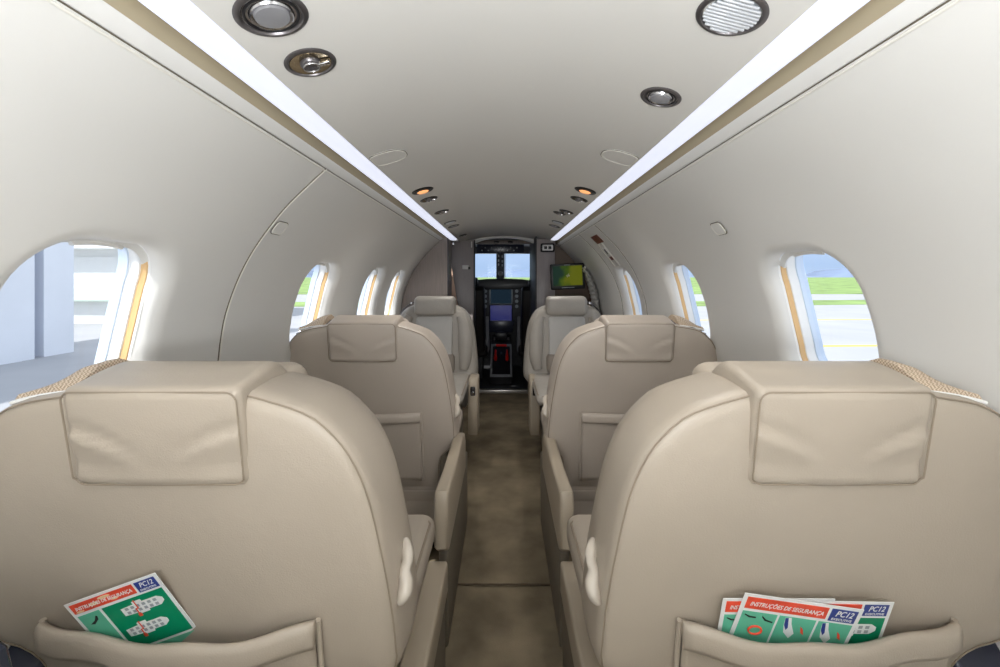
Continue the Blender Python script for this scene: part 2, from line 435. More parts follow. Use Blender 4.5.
# floor and carpet
def carpet_floor():
    V = []; F = []; nx, ny = 40, 160
    for j in range(ny+1):
        y = -1.1+(4.24+1.1)*j/ny
        for i in range(nx+1):
            x = -.66+1.32*i/nx
            z = .0015*math.sin(x*17+y*3)+.0015*math.sin(y*11+x*6)
            V.append((x, y, z-.003))
    for j in range(ny):
        for i in range(nx): a = j*(nx+1)+i; F.append((a, a+1, a+nx+2, a+nx+1))
    return [V, F]
struct(link('floor', carpet_floor(), M['carpet']), 'brown cabin carpet')
struct(link('trim_%d' % k, tube([(x/20*.16, 1.55+.0008*math.sin(x*.9), .001) for x in range(-20, 21)], .003), M['carpet_dk']), 'bound seam across the aisle carpet'); k += 1
struct(link('trim_%d' % k, box(-.40, .27, 4.20, 4.26, -.02, .028, .006), M['silver']), 'polished metal sill at the cockpit doorway'); k += 1
# back of the cabin, behind the photographer
struct(link('wall_back', prism([(-p.x, H+p.y) for p in PR[::20]] + [(p.x, H+p.y) for p in PR[::-1][::20]] + [(.39, H+.40), (-.39, H+.40)], -1.14, -1.10), M['liner'], smooth=False), 'aft bulkhead')

# ------------------------------------------------------------------ ceiling fittings
def ceil_frame(x, y):
    e = .004; dz = (ceil_z(x+e, y)-ceil_z(x-e, y))/(2*e)
    up = Vector((-dz, 0, 1)).normalized(); xa = Vector((1, 0, dz)).normalized(); ya = up.cross(xa)
    m = Matrix((( xa.x, ya.x, -up.x), (xa.y, ya.y, -up.y), (xa.z, ya.z, -up.z)))   # local +z points down
    return m
def fit(geo, x, y): 
    m = ceil_frame(x, y); return xf(geo, lambda v: m @ v)
def fixture(kind, x, y, r, label, group):
    nm, cat = {'reading': ('reading_light', 'reading light'), 'gasper': ('air_vent', 'air vent'), 'speaker': ('ceiling_speaker', 'speaker'),
               'warm': ('reading_light', 'reading light')}[kind]
    o = thing(nm, label, cat, (x, y, H+ceil_z(x, y)), 0, group)
    bez = lathe([(r*.80, -.002), (r*1.0, -.002), (r*1.0, .004), (r*.93, .008), (r*.84, .008), (r*.80, .004), (r*.78, -.001)], 40)
    link('bezel', fit(loft([[(p[0]*c, p[0]*s_, p[1]) for c, s_ in [(math.cos(2*PI*q/40), math.sin(2*PI*q/40)) for q in range(40)]] for p in [(r, -.001), (r, .0018), (r*.96, .0036), (r*.85, .0042), (r*.80, .001), (r*.79, 0)]], False, False), x, y), M['darkchrome' if y < 1.5 else 'black'], o)
    if kind == 'reading':
        link('cup', fit(lathe([(r*.80, .0005), (r*.78, .0015), (r*.62, .0012), (r*.58, .005), (r*.52, .003)], 36), x, y), M['chrome'], o)
        link('lens', fit(lathe([(r*.50, .002), (r*.46, .006), (r*.30, .0068), (.0005, .007)], 30), x, y), M['lens'], o)
        link('swivel_ring', fit(xf(tube([(math.cos(t*PI/20)*r*.72, math.sin(t*PI/20)*r*.72, .0015) for t in range(40)], .0022, closed=True), lambda v: v), x, y), M['black'], o)
    elif kind == 'warm':
        link('cup', fit(lathe([(r*.80, .0005), (r*.78, .003), (r*.58, .006)], 36), x, y), M['black'], o)
        link('lens', fit(lathe([(r*.55, .005), (r*.46, .009), (.0005, .010)], 30), x, y), M['warmlens'], o)
        lamp('reading_or_added_spot', 'SPOT', 9, (x, y, H+ceil_z(x, y)-.02), (math.radians(18), 0, 0), (1, .95, .88), spot_size=math.radians(125), spot_blend=.8, shadow_soft_size=.03)
    elif kind == 'gasper':
        link('dish', fit(lathe([(r*.80, .0005), (r*.79, .0025), (r*.5, .0015), (.0005, .001)], 36), x, y), M['bronze'], o)
        ball = lathe([(r*.42, .0005), (r*.40, .005), (r*.34, .0085), (r*.22, .010), (r*.13, .010), (r*.11, .005)], 30)
        nz = link('nozzle', fit(ball, x, y), M['darkchrome'], o)
        link('nozzle_ring', fit(tube([(math.cos(t*PI/16)*r*.30, math.sin(t*PI/16)*r*.30, .0092) for t in range(32)], .0018, closed=True), x, y), M['chrome'], nz)
        link('tab', fit(box(r*.15, r*.75, -.004, .004, .004, .010, .0015), x, y), M['chrome'], o)
    elif kind == 'speaker':
        link('backing', fit(lathe([(r*.80, .0005), (.0005, .0006)], 30), x, y), M['grey_print'], o)
        gs = []
        nb = 11
        for q in range(nb):
            yy = (q-(nb-1)/2)*r*.145; hw = math.sqrt(max(0, (r*.78)**2-yy*yy)); gs.append(xf(box(-hw, hw, yy-r*.05, yy+r*.035, .002, .0055, .001, 1), lambda v: v))
        link('louvre', fit(join(*gs), x, y), M['grille'], o)
for lx, ly in ((.32, .90), (.335, 2.95), (-.335, 2.95)):      # spots added under reading lights to brighten seats and carpet
    lamp('reading_or_added_spot', 'SPOT', 7, (lx, ly, H+ceil_z(lx, ly)-.02), (math.radians(18) if ly < 2 else 0, 0, 0), (1, .96, .9), spot_size=math.radians(125), spot_blend=.8, shadow_soft_size=.03)
fixture('reading', -.322, .615, .0485, 'large chrome reading light in the ceiling at top left, nearest the camera', 'ceiling fittings')
fixture('gasper', -.326, .748, .042, 'chrome air vent with swivel nozzle just ahead of the large left reading light', 'ceiling fittings')
fixture('speaker', .316, .617, .047, 'round white louvred grille with dark rim in the ceiling at top right', 'ceiling fittings')
fixture('reading', .316, .895, .0405, 'small chrome reading light in the right ceiling ahead of the louvred grille', 'ceiling fittings')
for side in (-1, 1):
    nm = 'left' if side < 0 else 'right'
    for q, (kind, yy, rr, xx) in enumerate((('warm', 1.80, .045, .33), ('gasper', 1.98, .040, .335), ('gasper', 2.35, .040, .33), ('speaker', 2.76, .040, .335), ('reading', 2.95, .040, .335))):
        lab = ['warm orange reading light in the distant %s ceiling' % nm, 'chrome air vent just ahead of the orange reading light in the %s ceiling' % nm,
               'small dark vent in the %s ceiling midway to the cockpit' % nm, 'small dark louvred disc in the %s ceiling near the cockpit' % nm,
               'farthest small reading light in the %s ceiling row' % nm][q]
        fixture(kind, side*xx, yy, rr, lab, 'ceiling fittings')
fixture('gasper', .305, 2.44, .036, 'small dark vent touching the midway vent in the right ceiling', 'ceiling fittings')
fixture('gasper', -.33, 3.55, .034, 'lone thin vent in the left ceiling closest to the cockpit door', 'ceiling fittings')

# ------------------------------------------------------------------ seats
BT = .90; LEAN = .16
def ylean(z): return (BT-z)*LEAN
def back_outline(wscale, n=120):
    a = [(.0, .902), (.10, .900), (.150, .890), (.212, .868), (.243, .843), (.272, .805), (.297, .74), (.315, .64), (.326, .55), (.330, .48),
         (.328, .445), (.300, .415), (.276, .392), (.268, .35), (.266, .30), (.250, .268), (.22, .262)]
    b = [(0, .260), (-.22, .262), (-.240, .268), (-.250, .30), (-.246, .40), (-.240, .43), (-.250, .455), (-.275, .478), (-.318, .495), (-.337, .53), (-.336, .58), (-.322, .66), (-.310, .75), (-.290, .815), (-.258, .858), (-.215, .882), (-.150, .894), (-.10, .900)]
    return [(p.x*wscale*.975, p.y) for p in spline([(x, z, 0) for x, z in a+b], n, True)]
def seat(name, label, loc, face, aisle, leather, wscale=1, kind='A', group='cabin seats'):
    """local frame: +y is where the sitter looks, z from the floor; aisle = side of the aisle in the world"""
    o = thing(name, label, 'seat', loc, 0 if face > 0 else PI, group)
    m = aisle*face               # +1: aisle on local +x
    def L(g): return xf(g, lambda v: (v.x*m, v.y, v.z))
    P = back_outline(wscale)
    cz = .60
    def ring(off, y, sc=None):
        if sc is None: q = offset2(P, off)
        else: q = [(x*sc, cz+(z-cz)*sc) for x, z in offset2(P, -.03*(1-sc))]
        return [(x, y+ylean(z), z) for x, z in q]
    rings = [ring(0, -.014, .10), ring(0, -.013, .35), ring(0, -.011, .6), ring(0, -.007, .8), ring(-.022, -.0035), ring(-.010, 0), ring(-.004, .003), ring(0, .007), ring(.0035, .012),
             ring(.006, .03), ring(.010, .07), ring(.009, .12), ring(.004, .15), ring(-.008, .170), ring(-.025, .180), ring(-.05, .184), ring(0, .184, .75), ring(0, .184, .4), ring(0, .184, .1)]
    link('backrest', L(loft(rings)), leather, o, angle=80)
    link('piping', L(tube([(x, y-.001, z) for x, y, z in ring(-.001, .0045)], .0014, 6, True)), M['piping'], o)
    link('piping', L(tube([(x, y, z) for x, y, z in ring(-.018, .0003)], .0008, 5, True)), M['piping_light'], o)
    # headrest: wraps over the top of the back, hangs down its rear
    def slab(prof, hw, er, nst=26, crease=True, xo=0):
        Q = [(p.x, p.y) for p in spline([(a, b, 0) for a, b in prof], 56, True)]
        R = []
        st = [(-hw+er*(1-math.cos(t*PI/2/6)), er*(1-math.sin(t*PI/2/6))) for t in range(7)]
        st += [(-hw+er+(2*hw-2*er)*t/nst, 0) for t in range(1, nst)]
        st += [(hw-er*(1-math.cos(t*PI/2/6)), er*(1-math.sin(t*PI/2/6))) for t in range(6, -1, -1)]
        for x, ins in st:
            q = offset2(Q, -ins); rr = []
            for y, z in q:
                dy = 0; dz = 0
                if crease and y < .02+ylean(z):
                    for sg in (-1, 1):
                        u = x*sg; d = (z-.852)+(.105-u)*.42+.002*math.sin(u*60)
                        wgt = max(0, min(1, (u-.015)/.06))*max(0, min(1, (.128-u)/.02))
                        dy += .0075*math.exp(-(d/.0065)**2)*wgt-.005*math.exp(-((d+.014)/.010)**2)*wgt
                        d2 = (z-.80)+(.11-u)*.25; dy += .0028*math.exp(-(d2/.008)**2)*max(0, min(1, (u-.04)/.05))
                    dy -= .006*math.cos(x/hw*PI/2)
                rr.append((x+xo, y+dy, z+dz))
            R.append(rr)
        return loft(R)
    hz = [(-.010+ylean(.768), .766), (-.016+ylean(.80), .80), (-.018+ylean(.85), .85), (-.018+ylean(.888), .888), (-.0175, .900), (-.0165, .9085), (-.010, .9125), (.008, .9165), (.035, .924), (.060, .929),
          (.085, .931), (.108, .923), (.132, .905), (.142, .885), (.146, .85), (.146, .79), (.14, .77), (.08, .764)]
    if kind == 'C': hz = [(y, z+.022) for y, z in hz]
    hw = .1245 if kind != 'C' else .12
    hd = link('headrest', L(slab(hz, hw, .012)), leather, o, angle=80)
    fr = rrect(hw-.003, .0690, .015, 6); zc = .8375+(.022 if kind == 'C' else 0)
    link('piping', L(tube([(x, -.0190+ylean(zc+b)+(.003 if b < -.06 else 0)-.006*math.cos(min(1, abs(x)/hw)*PI/2), zc+b) for x, b in fr], .0013, 6, True)), M['piping'], hd)
    pw = {'A': .168, 'B': .168, 'C': .133}[kind]
    if kind == 'C':
        fp = [(.13, .955), (.165, .962), (.20, .957), (.222, .935), (.228, .89), (.222, .85), (.20, .838), (.15, .838), (.13, .86), (.125, .91)]
    else:
        fp = [(.125, .890), (.138, .908), (.165, .913), (.190, .909), (.206, .890), (.212, .83), (.205, .76), (.185, .735), (.13, .74), (.115, .78)]
    link('head_cushion', L(slab(fp, pw, .03, crease=False, xo=-.036 if kind != 'C' else 0)), leather, o, angle=80)
    # seat cushion, base
    yl = {'A': .47, 'B': .42, 'C': .80}[kind]
    zc0 = .492 if kind != 'C' else .475
    cw = .325*wscale if kind != 'C' else .235
    link('seat_cushion', L(box(-cw, cw, .10, yl, .415, zc0, .030, 4)), leather, o)
    link('cushion_piping', L(tube([(-cw+.03, yl-.012, zc0-.008), (0, yl-.008, zc0-.005), (cw-.03, yl-.012, zc0-.008), (cw-.008, yl-.05, zc0-.008), (cw-.008, .2, zc0-.008)], .003)), M['piping'], o)
    link('seat_skirt', L(prism([(.10, .06), (.10, .43), (yl-.02, .43), (yl-.05, .06)], -cw+.06, cw-.06, 'x', .01)), leather, o)
    link('seat_base', L(box(-cw+.08, cw-.08, .16, yl-.12, .0, .07, .01)), M['black'], o)
    # aisle armrest, side shroud
    xa = abs(loc[0])-.155
    if kind == 'A':
        link('aisle_armrest', L(box(xa-.056, xa, -.16, .598, .20, .287, .008, 3)), M['trimplastic'], o)
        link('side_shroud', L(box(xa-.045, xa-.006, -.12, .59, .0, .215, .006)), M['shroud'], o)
    elif kind == 'B':
        link('aisle_armrest', L(prism([(-.37, .315), (-.375, .44), (-.36, .472), (-.17, .462), (.10, .470), (.17, .455), (.20, .42), (.20, .30), (-.34, .293)], xa-.040, xa, 'x', .010, 3)), M['trimplastic'], o)
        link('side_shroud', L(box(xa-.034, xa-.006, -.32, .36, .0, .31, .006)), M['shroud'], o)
    else:
        ar = link('aisle_armrest', L(prism([(.25, .14), (.41, .14), (.425, .18), (.430, .30), (.41, .36), (.41, .44), (.385, .472), (.25, .474)], xa-.060, xa, 'x', .010, 3)), M['trimplastic'], o)
        sw = link('switch_box', L(box(xa-.046, xa-.016, .40, .417, .375, .43, .006)), M['black'], ar)
        link('rocker_switch', L(box(xa-.040, xa-.022, .412, .421, .382, .402, .003)), M['chrome'], sw)
    # outboard armrest
    xo = -(.735-abs(loc[0])) if kind != 'C' else -.29
    link('window_armrest', L(prism([(.12, .30), (.10, .46), (.14, .52), (yl-.05, .52), (yl-.02, .30)], xo, xo+.05, 'x', .012, 3)), M['trimplastic'], o)
    # dark recliner housing in the outboard notch
    link('recliner_housing', L(prism([(.06, .28), (.06, .44), (.10, .475), (.17, .45), (.17, .28)], -.335*wscale, -.24*wscale, 'x', .012, 3)), M['navy'], o)
    link('recliner_cover', L(box(.262*wscale, .295*wscale, .09, .16, .28, .43, .01)), M['shroud'], o)
    # recline handle at the aisle side of the back
    if kind != 'C':
        hp = spline([(.318, .135, .640), (.324, .125, .630), (.329, .110, .612), (.326, .098, .596), (.331, .088, .578), (.329, .080, .560), (.323, .078, .545)], 18)
        rr = [.006, .008, .0095, .010, .010, .0095, .009, .009, .0095, .0105, .0112, .0118, .012, .012, .0115, .0105, .009, .0065]
        g = tube(hp, rr, 12)
        link('recline_handle', L(xf(g, lambda v: (v.x+.002, v.y, .545+(v.z-.545)*.74))), M['handle'], o)
        # rear pocket with a folded hem
        U = 36; Vn = 14
        zt0, sag, zb, pwid = (.541, .010, .285, .205) if kind == 'A' else (.570, .004, .305, .200)
        bul = .034 if kind == 'A' else .010
        V = []; F = []
        def ptop(u): return zt0-sag*(1-abs(u)**2.2)+(.0035*math.sin(u*9) if kind == 'A' else 0)
        for j in range(Vn+1):
            v = j/Vn
            for i in range(U+1):
                u = -1+2*i/U; z = ptop(u)*(1-v)+zb*v
                by = bul*(1-u**4)*(1-v)**.7*(.75+.25*math.sin(u*3+1))+.006*(1-v*.6)
                by += .003*math.sin(u*11+v*5)*(1-u*u)*(1 if kind == 'A' else .7)*math.sin(v*PI)
                V.append((u*pwid, ylean(z)-.013-by, z))
        for j in range(Vn):
            for i in range(U): a = j*(U+1)+i; F.append((a, a+1, a+U+2, a+U+1))
        # inner return so the pocket has a thickness
        pk = link('seat_pocket', L([V, F]), leather, o, angle=80)
        sm = pk.modifiers.new('thickness', 'SOLIDIFY'); sm.thickness = .004
        hh = .034 if kind == 'A' else .030
        R = []
        for i in range(U+1):
            u = -1+2*i/U; zt = ptop(u); by = bul*(1-u**4)*(.75+.25*math.sin(u*3+1))+.006
            y = ylean(zt)-.013-by; w = 1+.12*math.sin(u*7+2)
            R.append([(u*(pwid+.002), y+dy*w, zt+dz) for dy, dz in ((.004, .004), (-.002, .007), (-.008, .004), (-.010, -.006), (-.009, -hh+.008), (-.006, -hh), (-.001, -hh), (.003, -.01))])
        link('pocket_hem', L(loft(R)), leather, pk, angle=80)
        for sg in (-1, 1):
            link('pocket_side_welt', L(tube([(sg*(pwid+.004), ylean(z)-.014, z) for z in [zt0+.004-(zt0-zb)*t/8 for t in range(9)]], .0045, 8)), leather, pk)
        link('pocket_bottom_welt', L(tube([(-pwid, ylean(zb)-.015, zb), (0, ylean(zb)-.017, zb-.002), (pwid, ylean(zb)-.015, zb)], .0045, 8)), leather, pk)
        if kind == 'B':
            link('hem_panel', L(xf(box(-.262, .255, -.010, -.004, .215, .258, .002), lambda v: (v.x, v.y+ylean(v.z), v.z))), leather, o)
    else:
        # front view: pale centre panel, stitched bolsters
        def fy(z): return .186+ylean(z)
        P2 = rrect(.118, .165, .02, 5)
        link('back_insert', L(loft([[(a*f, fy(.665+b*f)+d, .665+b*f) for a, b in P2] for f, d in ((1, -.02), (1, .006), (.96, .012), (.6, .016), (.2, .017))], False, True)), M['insert'], o)
        link('lumbar_cushion', L(xf(box(-.135, .135, .15, .215, .475, .60, .03, 4), lambda v: (v.x, v.y+ylean(v.z), v.z))), M['lumbar'], o)
        for sg in (-1, 1):
            zs = [.50, .56, .64, .72, .79, .835]; ws = [.19, .20, .20, .195, .185, .165]
            link('side_bolster', L(tube(spline([(sg*w, .18+ylean(z), z) for w, z in zip(ws, zs)], 20), [.03+.018*math.sin(PI*t/19) for t in range(20)], 14)), leather, o)
    # shoulder belt on the outboard shoulder
    if kind in 'AB':
        hwb = -.142 if kind == 'A' else -.15
        rows = []
        for t in range(13):
            u = t/12; x = hwb-.090*u-.004
            bot = .896-.006*u-.010*u*u; top = .932-.010*u-.028*u*u
            rows.append([(x, .026, bot), (x, .034, bot+.010), (x, .070, top-.006+.003*math.sin(u*7)), (x, .105, top), (x, .135, top-.012), (x, .14, bot-.01), (x, .08, bot-.016)])
        blt = link('shoulder_belt', L(loft(rows)), M['webbing'], o)
        link('belt_edge', L(tube([(p[0][0], p[0][1]-.002, p[0][2]) for p in rows], .003, 6)), M['white'], blt)
        link('belt_guide', L(tube([(hwb+.018, .05, .914), (hwb+.004, .032, .898), (hwb-.05, .020, .889), (hwb-.100, .024, .866)], .0026, 8)), M['darkchrome'], blt)
    else:
        blt = link('shoulder_belt', L(tube(spline([(-.11, .17, .93), (-.15, .15, .918), (-.19, .13, .895), (-.23, .10, .86), (-.262, .05, .80)], 20), .005, 6)), M['darkchrome'], o)
        link('belt_buckle', L(xf(box(-.165, -.150, .155, .165, .908, .922, .003), lambda v: v)), M['chrome'], blt)
    return o
seat('cabin_seat', 'beige leather seat nearest on the left, with one safety card in its back pocket', (-.492, .632, 0), 1, 1, M['leather'], 1, 'A')
seat('cabin_seat', 'beige leather seat nearest on the right, with several safety cards in its back pocket', (.476, .632, 0), 1, -1, M['leather'], 1, 'A')
seat('cabin_seat', 'middle-row beige leather seat on the left, seen from behind with an empty back pocket', (-.51, 1.602, 0), 1, 1, M['leather_b'], 1, 'B')
seat('cabin_seat', 'middle-row beige leather seat on the right, seen from behind with an empty back pocket', (.489, 1.602, 0), 1, -1, M['leather_b'], 1, 'B')
seat('cabin_seat', 'far grey-beige seat on the left facing the camera in front of the laminate closet', (-.447, 3.06, 0), -1, 1, M['leather_c'], .83, 'C')
seat('cabin_seat', 'far grey-beige seat on the right facing the camera below the small monitor', (.404, 3.06, 0), -1, -1, M['leather_c'], .83, 'C')

# dark case standing behind the left seat, its top corner just in view
bc = thing('equipment_case', 'dark navy case corner at the bottom left, behind the nearest left seat', 'case', (-.662, .44, 0))
link('body', prism([(-.07, 0), (.080, 0), (.084, .585), (.074, .628), (.045, .648), (-.02, .655), (-.07, .655)], -.09, .09, 'y', .008, 3), M['navy'], bc)
link('lid_seam', box(-.071, .086, -.092, .092, .575, .579), M['black'], bc)
link('handle', tube(spline([(-.05, -.04, .650), (-.05, -.04, .668), (-.05, .0, .678), (-.05, .04, .668), (-.05, .04, .650)], 14), .006), M['black'], bc)

# ------------------------------------------------------------------ safety cards
def card(label, TL, R, D, layout, h, thick=.0008):
    TL = Vector(TL); Rl = Vector(R).length; r = Vector(R).normalized(); d = Vector(D); d = (d-r*d.dot(r)).normalized(); nrm = r.cross(d).normalized()
    if nrm.y > 0: nrm = -nrm
    o = thing('safety_card', label, 'safety card', TL+d*h, 0, 'safety cards in the seat pockets')
    w = Rl
    def P(u, v, e=0): return TL+r*(u*w)+d*(v*w)+nrm*e-o.location      # u, v in card widths
    def quad(pts, e, t=.0003):
        n = len(pts); V = [P(u, v, e) for u, v in pts]+[P(u, v, e+t) for u, v in pts]
        return [V, [tuple(range(n))[::-1], tuple(range(n, 2*n))]+[(i, (i+1) % n, n+(i+1) % n, n+i) for i in range(n)]]
    def rect(u0, v0, u1, v1, e, t=.0003): return quad([(u0, v0), (u1, v0), (u1, v1), (u0, v1)], e, t)
    hv = h/w
    link('sheet', rect(0, 0, 1, hv, 0, thick), M['paper'], o, smooth=False)
    e1 = thick+.0001; e2 = e1+.0004; e3 = e2+.0003
    def words(nm, s, u, v, size, m, shear=.2, maxw=None):
        g = text_geo(s, size*w, shear); ww = max(p.x for p in g[0]); k = 1
        if maxw and ww > maxw*w: k = maxw*w/ww
        link(nm, xf(g, lambda q: P(u, v, e2+.0003)+r*(q.x*k)-d*q.y+nrm*q.z), m, o, smooth=False)
    hb = rect(.035, .03, .72, .155, e1); link('header_band', hb, M['red'], o, smooth=False)
    link('logo_box', rect(.745, .03, .965, .165, e1), M['blue'], o, smooth=False)
    words('logo_text', 'PC12', .785, .105, .085, M['paper'], .25, .15)
    words('logo_text', 'EXECUTIVE', .765, .15, .034, M['paper'], .1, .18)
    words('header_text', 'INSTRUÇÕES DE SEGURANÇA', .07, .118, .062, M['paper'], .25, .62)
    if layout == 'plan':
        gs = [quad([(c+math.cos(t)*rx, q+math.sin(t)*ry) for t in [x*PI/5+.2 for x in range(10)]], e1+.0003, .0002) for c, q, rx, ry in ((.10, .14, .045, .012), (.27, .10, .05, .022), (.40, .06, .07, .018), (.49, .12, .04, .015))]
        link('header_artwork', join(*gs), M['cream_print'], o, smooth=False)
        link('picture_panel', rect(.30, .19, .965, .82, e1), M['green'], o, smooth=False)
        link('picture_panel', rect(.30, .85, .965, hv-.03, e1), M['mint'], o, smooth=False)
        link('picture_panel', rect(.035, .19, .27, .80, e1), M['mint'], o, smooth=False)
        for vo in (0, .27):
            uo = -.10 if vo else 0
            pts = [(.46, .28+vo), (.60, .27+vo), (.60, .235+vo), (.70, .235+vo), (.70, .265+vo), (.86, .265+vo), (.91, .30+vo), (.91, .345+vo), (.86, .385+vo), (.72, .385+vo), (.72, .41+vo), (.62, .41+vo), (.62, .39+vo), (.46, .38+vo)]
            link('aircraft_diagram', quad([(p+uo, q) for p, q in pts], e2, .0002), M['paper'], o, smooth=False)
            g = [rect(uo+.50+.062*i, .283+.055*j+vo, uo+.535+.062*i, .318+.055*j+vo, e3) for i in range(6) for j in range(2)]
            link('diagram_seats', join(*g), M['grey_print'], o, smooth=False)
            link('route_arrow', join(rect(uo+.625, .22+vo, uo+.637, .335+vo, e3+.0002), rect(uo+.60, .325+vo, uo+.637, .337+vo, e3+.0002), rect(uo+.60, .325+vo, uo+.612, .43+vo, e3+.0002), rect(uo+.588, .40+vo, uo+.625, .44+vo, e3+.0002)), M['red'], o, smooth=False)
        link('printed_figure', quad([(.10, .33), (.16, .30), (.20, .245), (.215, .255), (.20, .30), (.14, .345)], e2), M['ink'], o, smooth=False)
    else:
        for a, b in ((.035, .33), (.35, .66), (.68, .965)):
            link('picture_panel', rect(a, .185, b, .52, e1), M['mint'], o, smooth=False)
        link('printed_figure', join(quad([(.06, .215), (.11, .235), (.16, .235), (.16, .25), (.10, .25), (.06, .225)], e2), quad([(.21, .215), (.25, .25), (.31, .265), (.31, .28), (.24, .265), (.21, .23)], e2)), M['ink'], o, smooth=False)
        link('prohibition_mark', xf(tube([P(.19+math.cos(t*PI/12)*.055, .38+math.sin(t*PI/12)*.045, e2+.0005) for t in range(24)], .0016, 6, True), lambda v: v), M['red'], o)
        for c in (.40, .715):
            link('printed_figure', quad([(c, .20), (c+.05, .19), (c+.07, .26), (c+.12, .36), (c+.09, .42), (c+.03, .36), (c+.01, .28)], e2), M['paper'], o, smooth=False)
            link('printed_figure', quad([(c, .20), (c+.025, .195), (c+.05, .30), (c+.04, .33), (c+.012, .28)], e3), M['blue'], o, smooth=False)
            link('printed_mark', quad([(c+.15, .27), (c+.18, .30), (c+.20, .36), (c+.17, .34)], e3), M['red'], o, smooth=False)
    return o
def px(x, y, Y): return ((x-504)*Y/444, Y, H-(y-281)*Y/444)
def card_px(label, tl, tr, Y, layout, h, lean=.33, yb=0):
    a = Vector(px(*tl, Y)); b = Vector(px(*tr, Y+yb)); R = b-a; D = Vector((R.z, 0, -R.x)).normalized()*1.0+Vector((0, lean, 0)); return card(label, a, R, D, layout, h)
card_px('safety card with green aircraft diagrams, tilted in the left seat pocket', (64, 605), (155, 572.5), .645, 'plan', .16, .30)
card_px('frontmost safety card with red header, sloping down to the right in the right pocket', (745, 592.5), (864, 609.5), .642, 'pictures', .13, .30)
card_px('safety card mostly hidden at the left behind the frontmost card in the right pocket', (723, 598), (835, 598.5), .650, 'pictures', .12, .28)
card_px('safety card peeking out at the right behind the frontmost card in the right pocket', (783, 600), (894, 602), .6465, 'plan', .12, .30)

# ------------------------------------------------------------------ forward bulkheads
def prof_poly(side, x_in, z_lo=0):
    pts = [(side*(p.x-.004), H+p.y) for p in PR[::8] if H+p.y > z_lo]
    return [(side*x_in, z_lo+.001), (side*x_in, H+.318), (side*.44, H+.318)] + pts
cl = thing('storage_closet', 'grey-brown laminate closet wall behind the far left seat', 'closet', (-.58, 3.42, 0))
link('body', xf(prism(prof_poly(-1, .418), 3.30, 3.54, 'y'), lambda v: v-cl.location), M['laminate'], cl, smooth=False)
link('edge_trim', xf(box(-.420, -.414, 3.294, 3.30, .01, H+.318), lambda v: v-cl.location), M['black'], cl, smooth=False)
link('latch', xf(box(-.407, -.393, 3.50, 3.53, H+.285, H+.303, .004), lambda v: v-cl.location), M['chrome'], cl)
pt = thing('partition_panel', 'grey laminate panel left of the cockpit doorway with a small placard', 'partition', (-.42, 4.05, 0))
link('panel', xf(box(-.62, -.272, 3.99, 4.05, 0, H+.37, .004), lambda v: v-pt.location), M['laminate_lt'], pt)
link('edge_trim', xf(box(-.272, -.262, 3.985, 4.055, 0, H+.37, .002), lambda v: v-pt.location), M['black'], pt)
link('placard', xf(box(-.375, -.318, 3.984, 3.99, H+.105, H+.142, .003), lambda v: v-pt.location), M['white'], pt)
link('placard_switch', xf(box(-.322, -.302, 3.982, 3.99, H+.104, H+.128, .002), lambda v: v-pt.location), M['black'], pt)
link('door_strike', xf(box(-.296, -.285, 3.984, 3.99, H+.30, H+.355, .002), lambda v: v-pt.location), M['white'], pt)
wd = tag(link('sun_patch_wedge', prism([(-.452, 1.27), (-.452, .0), (-.33, .0), (-.378, .8)], 3.70, 3.72, 'y'), M['sunpatch'], smooth=False), 'slim wedge painted like a patch of sunlight between the closet and the partition panel', 'panel')  # bright-coloured wedge stands in for a sunlit patch on the panel
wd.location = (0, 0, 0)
# airstair side filler behind the closet
struct(link('wall_front_left', join(box(-.80, -.60, 3.54, 4.2, 0, H+.36), box(-.80, -.44, 3.54, 4.3, H+.33, H+.40), box(-.80, -.40, 4.16, 4.24, 0, H+.40)), M['laminate'], smooth=False), 'wall forward of the closet')
pl = thing('cabin_pillar', 'grey-brown pillar right of the cockpit doorway with a switch plate', 'pillar', (.35, 4.2, 0))
link('side_panel', xf(box(.272, .282, 3.80, 4.70, 0, H+.395, .002), lambda v: v-pl.location), M['darkgrey'], pl)
link('front_panel', xf(box(.279, .436, 3.798, 3.85, 0, H+.362, .004), lambda v: v-pl.location), M['laminate_lt'], pl)
sw = link('switch_plate', xf(box(.312, .432, 3.786, 3.80, H+.247, H+.322, .012, 3), lambda v: v-pl.location), M['black'], pl)
link('switch_face', xf(box(.325, .419, 3.783, 3.79, H+.259, H+.310, .010, 3), lambda v: v-pl.location), M['white'], sw)
for a in (.342, .378): link('switch_button', xf(box(a, a+.026, 3.779, 3.785, H+.272, H+.297, .003), lambda v: v-pl.location), M['black'], sw)
bp = thing('partition_panel', 'dark brown partition behind the monitor on the right', 'partition', (.58, 3.9, 0))
link('panel', xf(prism(prof_poly(1, .436), 3.86, 3.92, 'y'), lambda v: v-bp.location), M['brownpanel'], bp, smooth=False)
